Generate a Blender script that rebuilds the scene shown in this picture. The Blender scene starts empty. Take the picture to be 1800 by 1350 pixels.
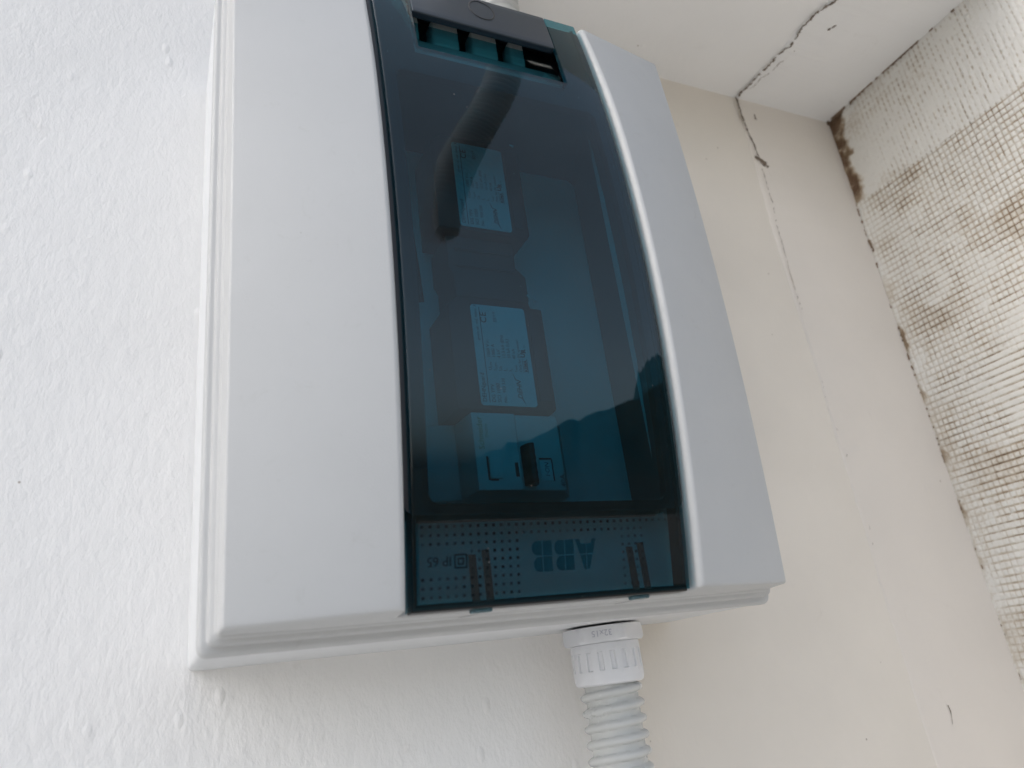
import bpy, bmesh, math, random
import numpy as np
from mathutils import Matrix, Vector

S = 0.001                      # everything below is written in millimetres
random.seed(7)
rng = np.random.default_rng(7)
scene = bpy.context.scene
COL = scene.collection

# ------------------------------------------------------------------ camera
cam_d = bpy.data.cameras.new("camera")
cam = bpy.data.objects.new("camera", cam_d)
COL.objects.link(cam)
scene.camera = cam
RC = ((0.9041742977599717, -0.40896243322069237, -0.12336355817044514),
      (0.0491743659378557, 0.38652883181673836, -0.9209654412131856),
      (0.42432383977909127, 0.8266469563172651, 0.3695999034179118))
CP = (-15.968, -362.418, -21.383)
m = Matrix.Identity(4)
for i in range(3):
    m[i][0] = RC[0][i]; m[i][1] = -RC[1][i]; m[i][2] = -RC[2][i]; m[i][3] = CP[i] * S
cam.matrix_world = m
cam_d.sensor_fit = 'HORIZONTAL'
cam_d.sensor_width = 36.0
cam_d.lens = 1328.5 / 1800 * 36.0
cam_d.clip_start = 0.01
cam_d.clip_end = 5000
cam_d.dof.use_dof = True
cam_d.dof.focus_distance = 0.37
cam_d.dof.aperture_fstop = 11.0

# ------------------------------------------------------------------ sky, sun, exposure
SUN_EL, SUN_AZ = 36.0, 78.0     # azimuth from +Y (behind the wall) towards -X
world = bpy.data.worlds.new("World")
scene.world = world
world.use_nodes = True
wn = world.node_tree.nodes
wl = world.node_tree.links
bg = wn["Background"]
sky = wn.new("ShaderNodeTexSky")
sky.sky_type = 'NISHITA'
sky.sun_disc = False
sky.sun_elevation = math.radians(SUN_EL)
sky.sun_rotation = math.radians(-SUN_AZ)
sky.air_density = 0.9
sky.dust_density = 5.5
sky.ozone_density = 1.0
hs = wn.new("ShaderNodeHueSaturation")          # thin high haze whitens the sky
hs.inputs["Saturation"].default_value = 0.48
wl.new(sky.outputs[0], hs.inputs["Color"])
wl.new(hs.outputs[0], bg.inputs[0])
bg.inputs[1].default_value = 0.13
sun_d = bpy.data.lights.new("sun", 'SUN')
sun_d.energy = 3.2
sun_d.angle = math.radians(0.5)
sun_d.color = (1.0, 0.95, 0.88)
sun = bpy.data.objects.new("sun", sun_d)
COL.objects.link(sun)
e_, a_ = math.radians(SUN_EL), math.radians(SUN_AZ)
sd = Vector((-math.sin(a_) * math.cos(e_), math.cos(a_) * math.cos(e_), math.sin(e_)))
sun.rotation_euler = sd.to_track_quat('Z', 'Y').to_euler()
vs = scene.view_settings
vs.view_transform = 'Standard'
vs.look = 'None'
vs.gamma = 1.0
vs.use_curve_mapping = False
vs.exposure = 1.72

# ------------------------------------------------------------------ helpers
def put(o, parent=None, label=None, cat=None, group=None, kind=None):
    COL.objects.link(o)
    if parent is not None: o.parent = parent
    if label: o["label"] = label
    if cat: o["category"] = cat
    if group: o["group"] = group
    if kind: o["kind"] = kind
    return o

def mobj(name, bm, mat, parent=None, smooth=None, **kw):
    me = bpy.data.meshes.new(name)
    bmesh.ops.recalc_face_normals(bm, faces=bm.faces[:])
    bm.to_mesh(me); bm.free()
    me.transform(Matrix.Scale(S, 4))
    if mat: me.materials.append(mat)
    o = bpy.data.objects.new(name, me)
    put(o, parent, **kw)
    if smooth is not None: shade(me, smooth)
    return o

def shade(me, deg):
    for p in me.polygons: p.use_smooth = True
    bm = bmesh.new(); bm.from_mesh(me)
    lim = math.radians(deg)
    for e in bm.edges:
        e.smooth = not (len(e.link_faces) == 2 and e.calc_face_angle(0) > lim)
    bm.to_mesh(me); bm.free()

def thing(name, loc, label, cat, group=None):
    o = bpy.data.objects.new(name, None)
    o.empty_display_size = 0.02
    put(o, None, label, cat, group)
    return o

def box(bm, x0, x1, y0, y1, z0, z1, bevel=0, seg=3):
    r = bmesh.ops.create_cube(bm, size=1)
    for v in r['verts']:
        v.co = Vector(((x0 + x1) / 2 + v.co.x * (x1 - x0), (y0 + y1) / 2 + v.co.y * (y1 - y0), (z0 + z1) / 2 + v.co.z * (z1 - z0)))
    if bevel:
        es = list({e for v in r['verts'] for e in v.link_edges})
        bmesh.ops.bevel(bm, geom=es, offset=bevel, segments=seg, profile=0.5, affect='EDGES')

def boxobj(name, mat, parent, x0, x1, y0, y1, z0, z1, bevel=0, **kw):
    bm = bmesh.new(); box(bm, x0, x1, y0, y1, z0, z1, bevel)
    return mobj(name, bm, mat, parent, smooth=40 if bevel else None, **kw)

def sharp_bevel(bm, width, deg=30, seg=4, edges=None):
    lim = math.radians(deg)
    bm.normal_update()
    es = [e for e in (edges or bm.edges) if len(e.link_faces) == 2 and e.calc_face_angle(0) > lim]
    bmesh.ops.bevel(bm, geom=es, offset=width, segments=seg, profile=0.5, affect='EDGES', clamp_overlap=True)

def lathe(bm, prof, cx, cy, n=64, mod=None):
    """prof: list of (radius, z); mod(k, ang, r) may alter the radius"""
    rings = []
    for k, (r, z) in enumerate(prof):
        ring = []
        for i in range(n):
            a = 2 * math.pi * i / n
            rr = mod(k, a, r) if mod else r
            ring.append(bm.verts.new((cx + rr * math.cos(a), cy + rr * math.sin(a), z)))
        rings.append(ring)
    for r0, r1 in zip(rings, rings[1:]):
        for i in range(n):
            bm.faces.new((r0[i], r0[(i + 1) % n], r1[(i + 1) % n], r1[i]))
    return rings

def rrect(x0, x1, z0, z1, r, n=6):
    pts = []
    for cx, cz, a0 in ((x1 - r, z1 - r, 0), (x0 + r, z1 - r, 90), (x0 + r, z0 + r, 180), (x1 - r, z0 + r, 270)):
        for k in range(n + 1):
            a = math.radians(a0 + 90 * k / n)
            pts.append((cx + r * math.cos(a), cz + r * math.sin(a)))
    return pts

def text_mesh(items):
    """items: (string, u, v, size, align) in a local right/up plane, one bmesh"""
    bm = bmesh.new()
    for it in items:
        s, u, v, size = it[:4]
        cu = bpy.data.curves.new("tmp", 'FONT')
        cu.body = s; cu.size = size; cu.resolution_u = 2
        cu.align_x = it[4] if len(it) > 4 else 'LEFT'
        if len(it) > 5: cu.shear = it[5]
        if len(it) > 6: cu.offset = it[6]
        o = bpy.data.objects.new("tmp", cu)
        COL.objects.link(o)
        dg = bpy.context.evaluated_depsgraph_get()
        me = bpy.data.meshes.new_from_object(o.evaluated_get(dg))
        me.transform(Matrix.Translation((u, v, 0)))
        bm.from_mesh(me)
        bpy.data.objects.remove(o); bpy.data.curves.remove(cu); bpy.data.meshes.remove(me)
    return bm

def flat_poly(bm, pts):
    bm.faces.new([bm.verts.new((p[0], p[1], 0)) for p in pts])

def xform(bm, right, up, org):
    r, u = Vector(right), Vector(up)
    n = r.cross(u)
    M = Matrix(((r.x, u.x, n.x, org[0]), (r.y, u.y, n.y, org[1]), (r.z, u.z, n.z, org[2]), (0, 0, 0, 1)))
    bm.transform(M)

# ------------------------------------------------------------------ materials
def newmat(name):
    mt = bpy.data.materials.new(name); mt.use_nodes = True
    nt = mt.node_tree
    return mt, nt.nodes, nt.links, nt.nodes["Principled BSDF"]

def noise_tex(n, l, scale, detail=4, rough=0.55, coord=None, vec=None, dist=0.0):
    t = n.new("ShaderNodeTexNoise")
    t.inputs["Scale"].default_value = scale
    t.inputs["Detail"].default_value = detail
    t.inputs["Roughness"].default_value = rough
    t.inputs["Distortion"].default_value = dist
    if vec is not None: l.new(vec, t.inputs["Vector"])
    return t

def ramp(n, l, src, stops):
    r = n.new("ShaderNodeValToRGB")
    el = r.color_ramp.elements
    while len(el) < len(stops): el.new(0.5)
    for e, (p, c) in zip(el, stops):
        e.position = p
        e.color = (c, c, c, 1) if isinstance(c, (int, float)) else (*c, 1)
    l.new(src, r.inputs[0])
    return r

def plastic(name, col, rough=0.4, grain=0.0, grain_scale=900, spec=0.5, var=0.03, grime=False):
    mt, n, l, b = newmat(name)
    geo = n.new("ShaderNodeNewGeometry")
    t = noise_tex(n, l, 22, 5, 0.6, vec=geo.outputs["Position"])
    c0 = tuple(max(0, c * (1 - var)) for c in col); c1 = tuple(min(1, c * (1 + var)) for c in col)
    r = ramp(n, l, t.outputs[0], [(0.3, c0), (0.7, c1)])
    l.new(r.outputs[0], b.inputs["Base Color"])
    b.inputs["Roughness"].default_value = rough
    b.inputs["Specular IOR Level"].default_value = spec
    if grime:
        rr = ramp(n, l, noise_tex(n, l, 14, 6, 0.7, vec=geo.outputs["Position"], dist=1.2).outputs[0], [(0.3, rough - 0.08), (0.7, rough + 0.1)])
        l.new(rr.outputs[0], b.inputs["Roughness"])
        v = n.new("ShaderNodeTexVoronoi"); v.inputs["Scale"].default_value = 95; l.new(geo.outputs["Position"], v.inputs["Vector"])
        sc = n.new("ShaderNodeSeparateColor"); l.new(v.outputs["Color"], sc.inputs[0])
        gt = n.new("ShaderNodeMath"); gt.operation = 'GREATER_THAN'; gt.inputs[1].default_value = 0.86; l.new(sc.outputs[0], gt.inputs[0])
        sr = ramp(n, l, v.outputs["Distance"], [(0.018, 1.0), (0.034, 0.0)])
        ml = n.new("ShaderNodeMath"); ml.operation = 'MULTIPLY'; l.new(gt.outputs[0], ml.inputs[0]); l.new(sr.outputs[0], ml.inputs[1])
        st = noise_tex(n, l, 60, 6, 0.75, vec=geo.outputs["Position"], dist=2.0)
        sm = ramp(n, l, st.outputs[0], [(0.60, 0.0), (0.82, 0.22)])
        mm = n.new("ShaderNodeMath"); mm.operation = 'MAXIMUM'; l.new(sm.outputs[0], mm.inputs[0])
        m4 = n.new("ShaderNodeMath"); m4.operation = 'MULTIPLY'; m4.inputs[1].default_value = 0.5; l.new(ml.outputs[0], m4.inputs[0]); l.new(m4.outputs[0], mm.inputs[1])
        mx = n.new("ShaderNodeMix"); mx.data_type = 'RGBA'; l.new(mm.outputs[0], mx.inputs[0]); l.new(r.outputs[0], mx.inputs[6])
        mx.inputs[7].default_value = (col[0] * 0.55, col[1] * 0.5, col[2] * 0.44, 1)
        l.new(mx.outputs[2], b.inputs["Base Color"])
    if grain:
        t2 = noise_tex(n, l, grain_scale, 2, 0.5, vec=geo.outputs["Position"])
        bp = n.new("ShaderNodeBump")
        bp.inputs["Strength"].default_value = grain
        bp.inputs["Distance"].default_value = 0.0002
        l.new(t2.outputs[0], bp.inputs["Height"])
        l.new(bp.outputs[0], b.inputs["Normal"])
    return mt

def tinted(name, tint, refl=0.045, rough=0.02, frost=0.0, frost_col=(0.2, 0.25, 0.27), dust=False):
    """clear tinted plastic: coloured transparency under a Fresnel-like gloss"""
    mt, n, l, b = newmat(name)
    n.remove(b)
    out = n["Material Output"]
    tr = n.new("ShaderNodeBsdfTransparent"); tr.inputs[0].default_value = (*tint, 1)
    gl = n.new("ShaderNodeBsdfGlossy"); gl.inputs[0].default_value = (1, 1, 1, 1)
    gl.inputs["Roughness"].default_value = rough
    lw = n.new("ShaderNodeLayerWeight"); lw.inputs[0].default_value = 0.5
    pw = n.new("ShaderNodeMath"); pw.operation = 'POWER'; pw.inputs[1].default_value = 5
    l.new(lw.outputs["Facing"], pw.inputs[0])
    ma = n.new("ShaderNodeMath"); ma.operation = 'MULTIPLY_ADD'
    ma.inputs[1].default_value = 1 - refl; ma.inputs[2].default_value = refl
    l.new(pw.outputs[0], ma.inputs[0])
    base = tr
    if frost:
        df = n.new("ShaderNodeBsdfDiffuse"); df.inputs[0].default_value = (*frost_col, 1)
        mx0 = n.new("ShaderNodeMixShader"); mx0.inputs[0].default_value = frost
        l.new(tr.outputs[0], mx0.inputs[1]); l.new(df.outputs[0], mx0.inputs[2]); base = mx0
    mx = n.new("ShaderNodeMixShader")
    l.new(ma.outputs[0], mx.inputs[0]); l.new(base.outputs[0], mx.inputs[1]); l.new(gl.outputs[0], mx.inputs[2])
    last = mx
    if dust:
        geo = n.new("ShaderNodeNewGeometry")
        v = n.new("ShaderNodeTexVoronoi"); v.inputs["Scale"].default_value = 210
        wv = noise_tex(n, l, 900, 2, vec=geo.outputs["Position"])
        l.new(geo.outputs["Position"], v.inputs["Vector"])
        sc = n.new("ShaderNodeSeparateColor"); l.new(v.outputs["Color"], sc.inputs[0])
        gt = n.new("ShaderNodeMath"); gt.operation = 'GREATER_THAN'; gt.inputs[1].default_value = 0.80; l.new(sc.outputs[0], gt.inputs[0])
        sz = n.new("ShaderNodeMath"); sz.operation = 'MULTIPLY'; sz.inputs[1].default_value = 0.055; l.new(sc.outputs[1], sz.inputs[0])
        lt = n.new("ShaderNodeMath"); lt.operation = 'LESS_THAN'; l.new(v.outputs["Distance"], lt.inputs[0]); l.new(sz.outputs[0], lt.inputs[1])
        ml = n.new("ShaderNodeMath"); ml.operation = 'MULTIPLY'; l.new(gt.outputs[0], ml.inputs[0]); l.new(lt.outputs[0], ml.inputs[1])
        m5 = n.new("ShaderNodeMath"); m5.operation = 'MULTIPLY'; m5.inputs[1].default_value = 0.45; l.new(ml.outputs[0], m5.inputs[0])
        # film of dust, thicker in uneven patches
        fm = noise_tex(n, l, 26, 6, 0.7, vec=geo.outputs["Position"], dist=0.8)
        fr = ramp(n, l, fm.outputs[0], [(0.42, 0.0), (0.75, 0.010)])
        mxf = n.new("ShaderNodeMath"); mxf.operation = 'MAXIMUM'; l.new(m5.outputs[0], mxf.inputs[0]); l.new(fr.outputs[0], mxf.inputs[1])
        dd = n.new("ShaderNodeBsdfDiffuse"); dd.inputs[0].default_value = (0.55, 0.53, 0.5, 1)
        mx3 = n.new("ShaderNodeMixShader"); l.new(mxf.outputs[0], mx3.inputs[0]); l.new(last.outputs[0], mx3.inputs[1]); l.new(dd.outputs[0], mx3.inputs[2]); last = mx3
    l.new(last.outputs[0], out.inputs[0])
    return mt

M_lid = plastic("lid_plastic", (0.450, 0.460, 0.466), 0.5, 0.25, 1500, 0.35, 0.015, grime=True)
M_base = plastic("base_plastic", (0.60, 0.615, 0.63), 0.45, 0.15, 1500, 0.5, 0.015, grime=True)
M_gland = plastic("gland_plastic", (0.68, 0.69, 0.715), 0.42, 0.1, 1200)
M_conduit = plastic("conduit_plastic", (0.53, 0.54, 0.53), 0.26, 0.05, 1200, grime=True)
M_white = plastic("device_white", (0.66, 0.67, 0.66), 0.45)
M_plate = plastic("cover_plate_grey", (0.86, 0.87, 0.87), 0.5)
M_red = plastic("device_red", (0.10, 0.012, 0.011), 0.4)
M_grey = plastic("device_grey", (0.04, 0.036, 0.036), 0.5)
M_frame = plastic("frame_dark", (0.022, 0.018, 0.020), 0.45)
M_black = plastic("black_plastic", (0.006, 0.006, 0.007), 0.35)
M_hose = plastic("hose_grey", (0.52, 0.53, 0.57), 0.25)
M_flap = plastic("flap_dark", (0.016, 0.025, 0.036), 0.34, 0.2, 2500)
M_label = plastic("label_white", (0.72, 0.73, 0.74), 0.5)
M_ink = plastic("ink", (0.03, 0.03, 0.035), 0.6)
M_mark = plastic("moulded_mark", (0.004, 0.008, 0.010), 0.8, spec=0.05)
M_greenink = plastic("green_ink", (0.18, 0.36, 0.16), 0.6)
M_clip = plastic("clip_brown", (0.045, 0.010, 0.010), 0.5)
M_metal, n_, l_, b_ = newmat("terminal_metal")
b_.inputs["Base Color"].default_value = (0.75, 0.74, 0.72, 1); b_.inputs["Metallic"].default_value = 1.0
b_.inputs["Roughness"].default_value = 0.32
t_ = noise_tex(n_, l_, 300, 3); r_ = ramp(n_, l_, t_.outputs[0], [(0.3, 0.25), (0.7, 0.42)]); l_.new(r_.outputs[0], b_.inputs["Roughness"])
M_glass = tinted("tinted_polycarbonate", (0.25, 0.575, 0.65), 0.029, 0.015, dust=True)
M_recess = tinted("recess_polycarbonate", (0.25, 0.62, 0.72), 0.03, 0.05)
M_tab = tinted("tab_polycarbonate", (0.25, 0.45, 0.50), 0.04, 0.1, 0.3, (0.10, 0.17, 0.2))
M_emblem = tinted("emblem_smooth", (0.5, 0.75, 0.8), 0.0, 0.4, 0.7, (0.006, 0.026, 0.038))

# frosted dotted strip: procedural square dots where the strip is polished
def dotted():
    mt, n, l, b = newmat("dotted_frost")
    n.remove(b)
    out = n["Material Output"]
    geo = n.new("ShaderNodeNewGeometry")
    sep = n.new("ShaderNodeSeparateXYZ"); l.new(geo.outputs["Position"], sep.inputs[0])
    def axis(o, off, pitch, half):
        a = n.new("ShaderNodeMath"); a.operation = 'MULTIPLY_ADD'; a.inputs[1].default_value = 1000.0 / pitch; a.inputs[2].default_value = -off / pitch + 0.5
        l.new(o, a.inputs[0])
        fr = n.new("ShaderNodeMath"); fr.operation = 'FRACT'; l.new(a.outputs[0], fr.inputs[0])
        s = n.new("ShaderNodeMath"); s.operation = 'SUBTRACT'; s.inputs[1].default_value = 0.5; l.new(fr.outputs[0], s.inputs[0])
        ab = n.new("ShaderNodeMath"); ab.operation = 'ABSOLUTE'; l.new(s.outputs[0], ab.inputs[0])
        lt = n.new("ShaderNodeMath"); lt.operation = 'LESS_THAN'; lt.inputs[1].default_value = half / pitch; l.new(ab.outputs[0], lt.inputs[0])
        return lt
    ax = axis(sep.outputs[0], 69.8, 3.05, 0.55); az = axis(sep.outputs[2], 33.9, 2.95, 0.50)
    dot = n.new("ShaderNodeMath"); dot.operation = 'MULTIPLY'
    l.new(ax.outputs[0], dot.inputs[0]); l.new(az.outputs[0], dot.inputs[1])
    # keep clear of the emblem, the marking at the left and the worn right end
    def band(o, lo, hi):
        g = n.new("ShaderNodeMath"); g.operation = 'GREATER_THAN'; g.inputs[1].default_value = lo * S; l.new(o, g.inputs[0])
        s = n.new("ShaderNodeMath"); s.operation = 'LESS_THAN'; s.inputs[1].default_value = hi * S; l.new(o, s.inputs[0])
        mlt = n.new("ShaderNodeMath"); mlt.operation = 'MULTIPLY'; l.new(g.outputs[0], mlt.inputs[0]); l.new(s.outputs[0], mlt.inputs[1])
        return mlt
    def rect(x0, x1, z0, z1):
        a = band(sep.outputs[0], x0, x1); c = band(sep.outputs[2], z0, z1)
        r = n.new("ShaderNodeMath"); r.operation = 'MULTIPLY'; l.new(a.outputs[0], r.inputs[0]); l.new(c.outputs[0], r.inputs[1])
        return r
    cur = dot
    for q in ((107.5, 150, 5, 29.5), (68, 88.0, 17.6, 26.6), (163, 186, 5, 31.5)):
        r = rect(*q)
        iv = n.new("ShaderNodeMath"); iv.operation = 'SUBTRACT'; iv.inputs[0].default_value = 1; l.new(r.outputs[0], iv.inputs[1])
        mu = n.new("ShaderNodeMath"); mu.operation = 'MULTIPLY'; l.new(cur.outputs[0], mu.inputs[0]); l.new(iv.outputs[0], mu.inputs[1]); cur = mu
    nz = noise_tex(n, l, 55, 3, 0.6, vec=geo.outputs["Position"])
    wr = ramp(n, l, nz.outputs[0], [(0.36, 0.25), (0.58, 1.0)])
    mu = n.new("ShaderNodeMath"); mu.operation = 'MULTIPLY'; l.new(cur.outputs[0], mu.inputs[0]); l.new(wr.outputs[0], mu.inputs[1])
    tr = n.new("ShaderNodeBsdfTransparent"); tr.inputs[0].default_value = (0.92, 0.95, 0.95, 1)
    df = n.new("ShaderNodeBsdfDiffuse")
    sp = noise_tex(n, l, 1600, 2, 0.6, vec=geo.outputs["Position"])
    dc = ramp(n, l, sp.outputs[0], [(0.35, (0.16, 0.15, 0.145)), (0.62, (0.25, 0.235, 0.225)), (0.74, (0.75, 0.72, 0.68))])
    l.new(dc.outputs[0], df.inputs[0])
    mx = n.new("ShaderNodeMixShader"); mx.inputs[0].default_value = 0.06
    l.new(tr.outputs[0], mx.inputs[1]); l.new(df.outputs[0], mx.inputs[2])
    dk = n.new("ShaderNodeBsdfDiffuse"); dk.inputs[0].default_value = (0.004, 0.008, 0.01, 1)
    mx2 = n.new("ShaderNodeMixShader")
    l.new(mu.outputs[0], mx2.inputs[0]); l.new(mx.outputs[0], mx2.inputs[1]); l.new(dk.outputs[0], mx2.inputs[2])
    l.new(mx2.outputs[0], out.inputs[0])
    return mt
M_dots = dotted()

def plaster(name, white, beige=None, split=None, coarse=1.0, specks=True):
    """painted plaster: coarse trowelled relief, scattered pits and specks; white before the split, smoother beige tone past it"""
    mt, n, l, b = newmat(name)
    geo = n.new("ShaderNodeNewGeometry")
    pos = geo.outputs["Position"]
    mp = n.new("ShaderNodeMapping"); mp.inputs["Rotation"].default_value = (0, math.radians(28), 0)
    mp.inputs["Scale"].default_value = (1.0, 1.0, 0.55)
    l.new(pos, mp.inputs[0])
    big = noise_tex(n, l, 9, 4, 0.55, vec=pos)
    mid = noise_tex(n, l, 150, 4, 0.55, vec=mp.outputs[0], dist=0.15)
    fine = noise_tex(n, l, 520, 3, 0.6, vec=mp.outputs[0])
    lump = n.new("ShaderNodeTexVoronoi"); lump.inputs["Scale"].default_value = 48; lump.inputs["Randomness"].default_value = 1
    l.new(mp.outputs[0], lump.inputs["Vector"])
    lr = ramp(n, l, lump.outputs["Distance"], [(0.02, 1.0), (0.11, 0.0)])
    # colour
    rough_v = ramp(n, l, big.outputs[0], [(0.3, tuple(c * 0.965 for c in white)), (0.7, tuple(min(.95, c * 1.02) for c in white))])
    col = rough_v.outputs[0]
    mask = None
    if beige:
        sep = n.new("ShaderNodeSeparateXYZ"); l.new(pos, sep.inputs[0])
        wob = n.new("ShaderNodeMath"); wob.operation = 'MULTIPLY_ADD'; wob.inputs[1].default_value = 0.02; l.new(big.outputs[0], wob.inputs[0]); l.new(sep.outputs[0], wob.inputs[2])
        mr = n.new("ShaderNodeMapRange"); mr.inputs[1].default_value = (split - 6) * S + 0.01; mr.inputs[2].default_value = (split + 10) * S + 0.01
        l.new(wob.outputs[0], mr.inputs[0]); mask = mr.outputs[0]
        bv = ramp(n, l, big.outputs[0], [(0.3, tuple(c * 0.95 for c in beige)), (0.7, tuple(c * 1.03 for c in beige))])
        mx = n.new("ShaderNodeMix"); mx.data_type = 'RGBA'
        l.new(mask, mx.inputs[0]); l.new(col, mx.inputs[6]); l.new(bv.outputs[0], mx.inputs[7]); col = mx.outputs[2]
    if specks:
        sv = n.new("ShaderNodeTexVoronoi"); sv.inputs["Scale"].default_value = 62
        l.new(pos, sv.inputs["Vector"])
        sr = ramp(n, l, sv.outputs["Distance"], [(0.028, 1.0), (0.05, 0.0)])
        cr = n.new("ShaderNodeSeparateColor"); l.new(sv.outputs["Color"], cr.inputs[0])
        gt = n.new("ShaderNodeMath"); gt.operation = 'GREATER_THAN'; gt.inputs[1].default_value = 0.74; l.new(cr.outputs[0], gt.inputs[0])
        ml = n.new("ShaderNodeMath"); ml.operation = 'MULTIPLY'; l.new(gt.outputs[0], ml.inputs[0]); l.new(sr.outputs[0], ml.inputs[1])
        ml2 = n.new("ShaderNodeMath"); ml2.operation = 'MULTIPLY'; ml2.inputs[1].default_value = 0.75; l.new(ml.outputs[0], ml2.inputs[0])
        # faint smudges
        sm = noise_tex(n, l, 34, 5, 0.7, vec=pos, dist=1.0)
        smr = ramp(n, l, sm.outputs[0], [(0.66, 0.0), (0.84, 0.16)])
        ad = n.new("ShaderNodeMath"); ad.operation = 'MAXIMUM'; l.new(ml2.outputs[0], ad.inputs[0]); l.new(smr.outputs[0], ad.inputs[1])
        mx = n.new("ShaderNodeMix"); mx.data_type = 'RGBA'
        l.new(ad.outputs[0], mx.inputs[0]); l.new(col, mx.inputs[6]); mx.inputs[7].default_value = (0.30, 0.25, 0.20, 1); col = mx.outputs[2]
    l.new(col, b.inputs["Base Color"])
    b.inputs["Roughness"].default_value = 0.75
    b.inputs["Specular IOR Level"].default_value = 0.25
    # relief
    a1 = n.new("ShaderNodeMath"); a1.operation = 'MULTIPLY_ADD'; a1.inputs[1].default_value = 0.35; l.new(fine.outputs[0], a1.inputs[0]); l.new(mid.outputs[0], a1.inputs[2])
    a2 = n.new("ShaderNodeMath"); a2.operation = 'MULTIPLY_ADD'; a2.inputs[1].default_value = 0.8; l.new(lr.outputs[0], a2.inputs[0]); l.new(a1.outputs[0], a2.inputs[2])
    bp = n.new("ShaderNodeBump"); bp.inputs["Distance"].default_value = 0.0014
    bp.inputs["Strength"].default_value = 0.55 * coarse
    if mask is not None:
        iv = n.new("ShaderNodeMapRange"); iv.inputs[3].default_value = 0.55 * coarse; iv.inputs[4].default_value = 0.14
        l.new(mask, iv.inputs[0]); l.new(iv.outputs[0], bp.inputs["Strength"])
    l.new(a2.outputs[0], bp.inputs["Height"])
    l.new(bp.outputs[0], b.inputs["Normal"])
    return mt

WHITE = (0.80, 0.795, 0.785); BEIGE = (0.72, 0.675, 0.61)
M_wall = plaster("painted_plaster_wall", WHITE, BEIGE, 198)  # tone shifts from white to a darker, warmer beige past the split
M_old = plaster("old_plaster", (0.715, 0.67, 0.615), None, None, 0.3)
M_ceil = plaster("soffit_plaster", (0.78, 0.78, 0.775), None, None, 0.3)
M_crack = plastic("crack_dirt", (0.16, 0.125, 0.095), 0.9, var=0.4)

M_dirt = plastic("packed_dirt", (0.20, 0.14, 0.095), 0.9, var=0.5)

# insulation board: white render over a waffle of grooves, brown dirt kept in the grooves
M_board, n_, l_, b_ = newmat("waffle_board")
at_ = n_.new("ShaderNodeAttribute"); at_.attribute_name = "dirt"
geo_ = n_.new("ShaderNodeNewGeometry")
nz_ = noise_tex(n_, l_, 420, 3, 0.65, vec=geo_.outputs["Position"])
mm_ = n_.new("ShaderNodeMath"); mm_.operation = 'MULTIPLY_ADD'; mm_.inputs[1].default_value = 0.5; l_.new(nz_.outputs[0], mm_.inputs[0])
mm_.inputs[2].default_value = -0.25
ad_ = n_.new("ShaderNodeMath"); ad_.operation = 'ADD'; l_.new(at_.outputs["Fac"], ad_.inputs[0]); l_.new(mm_.outputs[0], ad_.inputs[1])
rp_ = ramp(n_, l_, ad_.outputs[0], [(0.08, (0.72, 0.705, 0.665)), (0.36, (0.52, 0.46, 0.38)), (0.62, (0.30, 0.225, 0.15)), (1.0, (0.13, 0.075, 0.042))])
l_.new(rp_.outputs[0], b_.inputs["Base Color"]); b_.inputs["Roughness"].default_value = 0.85
bp_ = n_.new("ShaderNodeBump"); bp_.inputs["Strength"].default_value = 0.4; bp_.inputs["Distance"].default_value = 0.0008
l_.new(nz_.outputs[0], bp_.inputs["Height"]); l_.new(bp_.outputs[0], b_.inputs["Normal"])

def ground_mat(name, c0, c1, sc):
    mt, n, l, b = newmat(name)
    geo = n.new("ShaderNodeNewGeometry")
    t = noise_tex(n, l, sc, 6, 0.6, vec=geo.outputs["Position"])
    r = ramp(n, l, t.outputs[0], [(0.3, c0), (0.7, c1)])
    l.new(r.outputs[0], b.inputs["Base Color"]); b.inputs["Roughness"].default_value = 0.95
    b.inputs["Specular IOR Level"].default_value = 0.1
    return mt
M_ground = ground_mat("paved_ground", (0.19, 0.192, 0.194), (0.26, 0.262, 0.264), 0.6)
M_field = ground_mat("dark_scrub_ground", (0.012, 0.014, 0.012), (0.026, 0.028, 0.022), 0.15)
M_hill = ground_mat("wooded_hill", (0.008, 0.013, 0.013), (0.018, 0.024, 0.022), 0.02)

# ------------------------------------------------------------------ setting
XR, ZC = 525.0, 420.0        # side wall plane and soffit plane
YC, YB = -178.0, -300.0      # front edge of the soffit and of the side wall

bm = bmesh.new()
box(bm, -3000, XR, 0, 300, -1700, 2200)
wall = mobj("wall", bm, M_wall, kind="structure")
wall["label"] = "white painted plaster wall behind the enclosure"

bm = bmesh.new()
box(bm, 128, XR + 300, YC, 1, ZC, ZC + 400)
ceiling = mobj("ceiling", bm, M_ceil, kind="structure")

bm = bmesh.new()
box(bm, XR + 6, XR + 300, YB, 300, -1700, ZC)
side_wall = mobj("side_wall", bm, M_old, kind="structure")

# ground sheet and the hill whose outline the door mirrors
bm = bmesh.new()
g = 4000000
bm.faces.new([bm.verts.new(v) for v in ((-g, -g, -1700), (g, -g, -1700), (g, g, -1700), (-g, g, -1700))])
mobj("ground", bm, M_field, kind="structure")
bm = bmesh.new()
box(bm, -6000, 6000, -4200, 300, -1800, -1690)
mobj("terrace", bm, M_ground, kind="structure")

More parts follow.
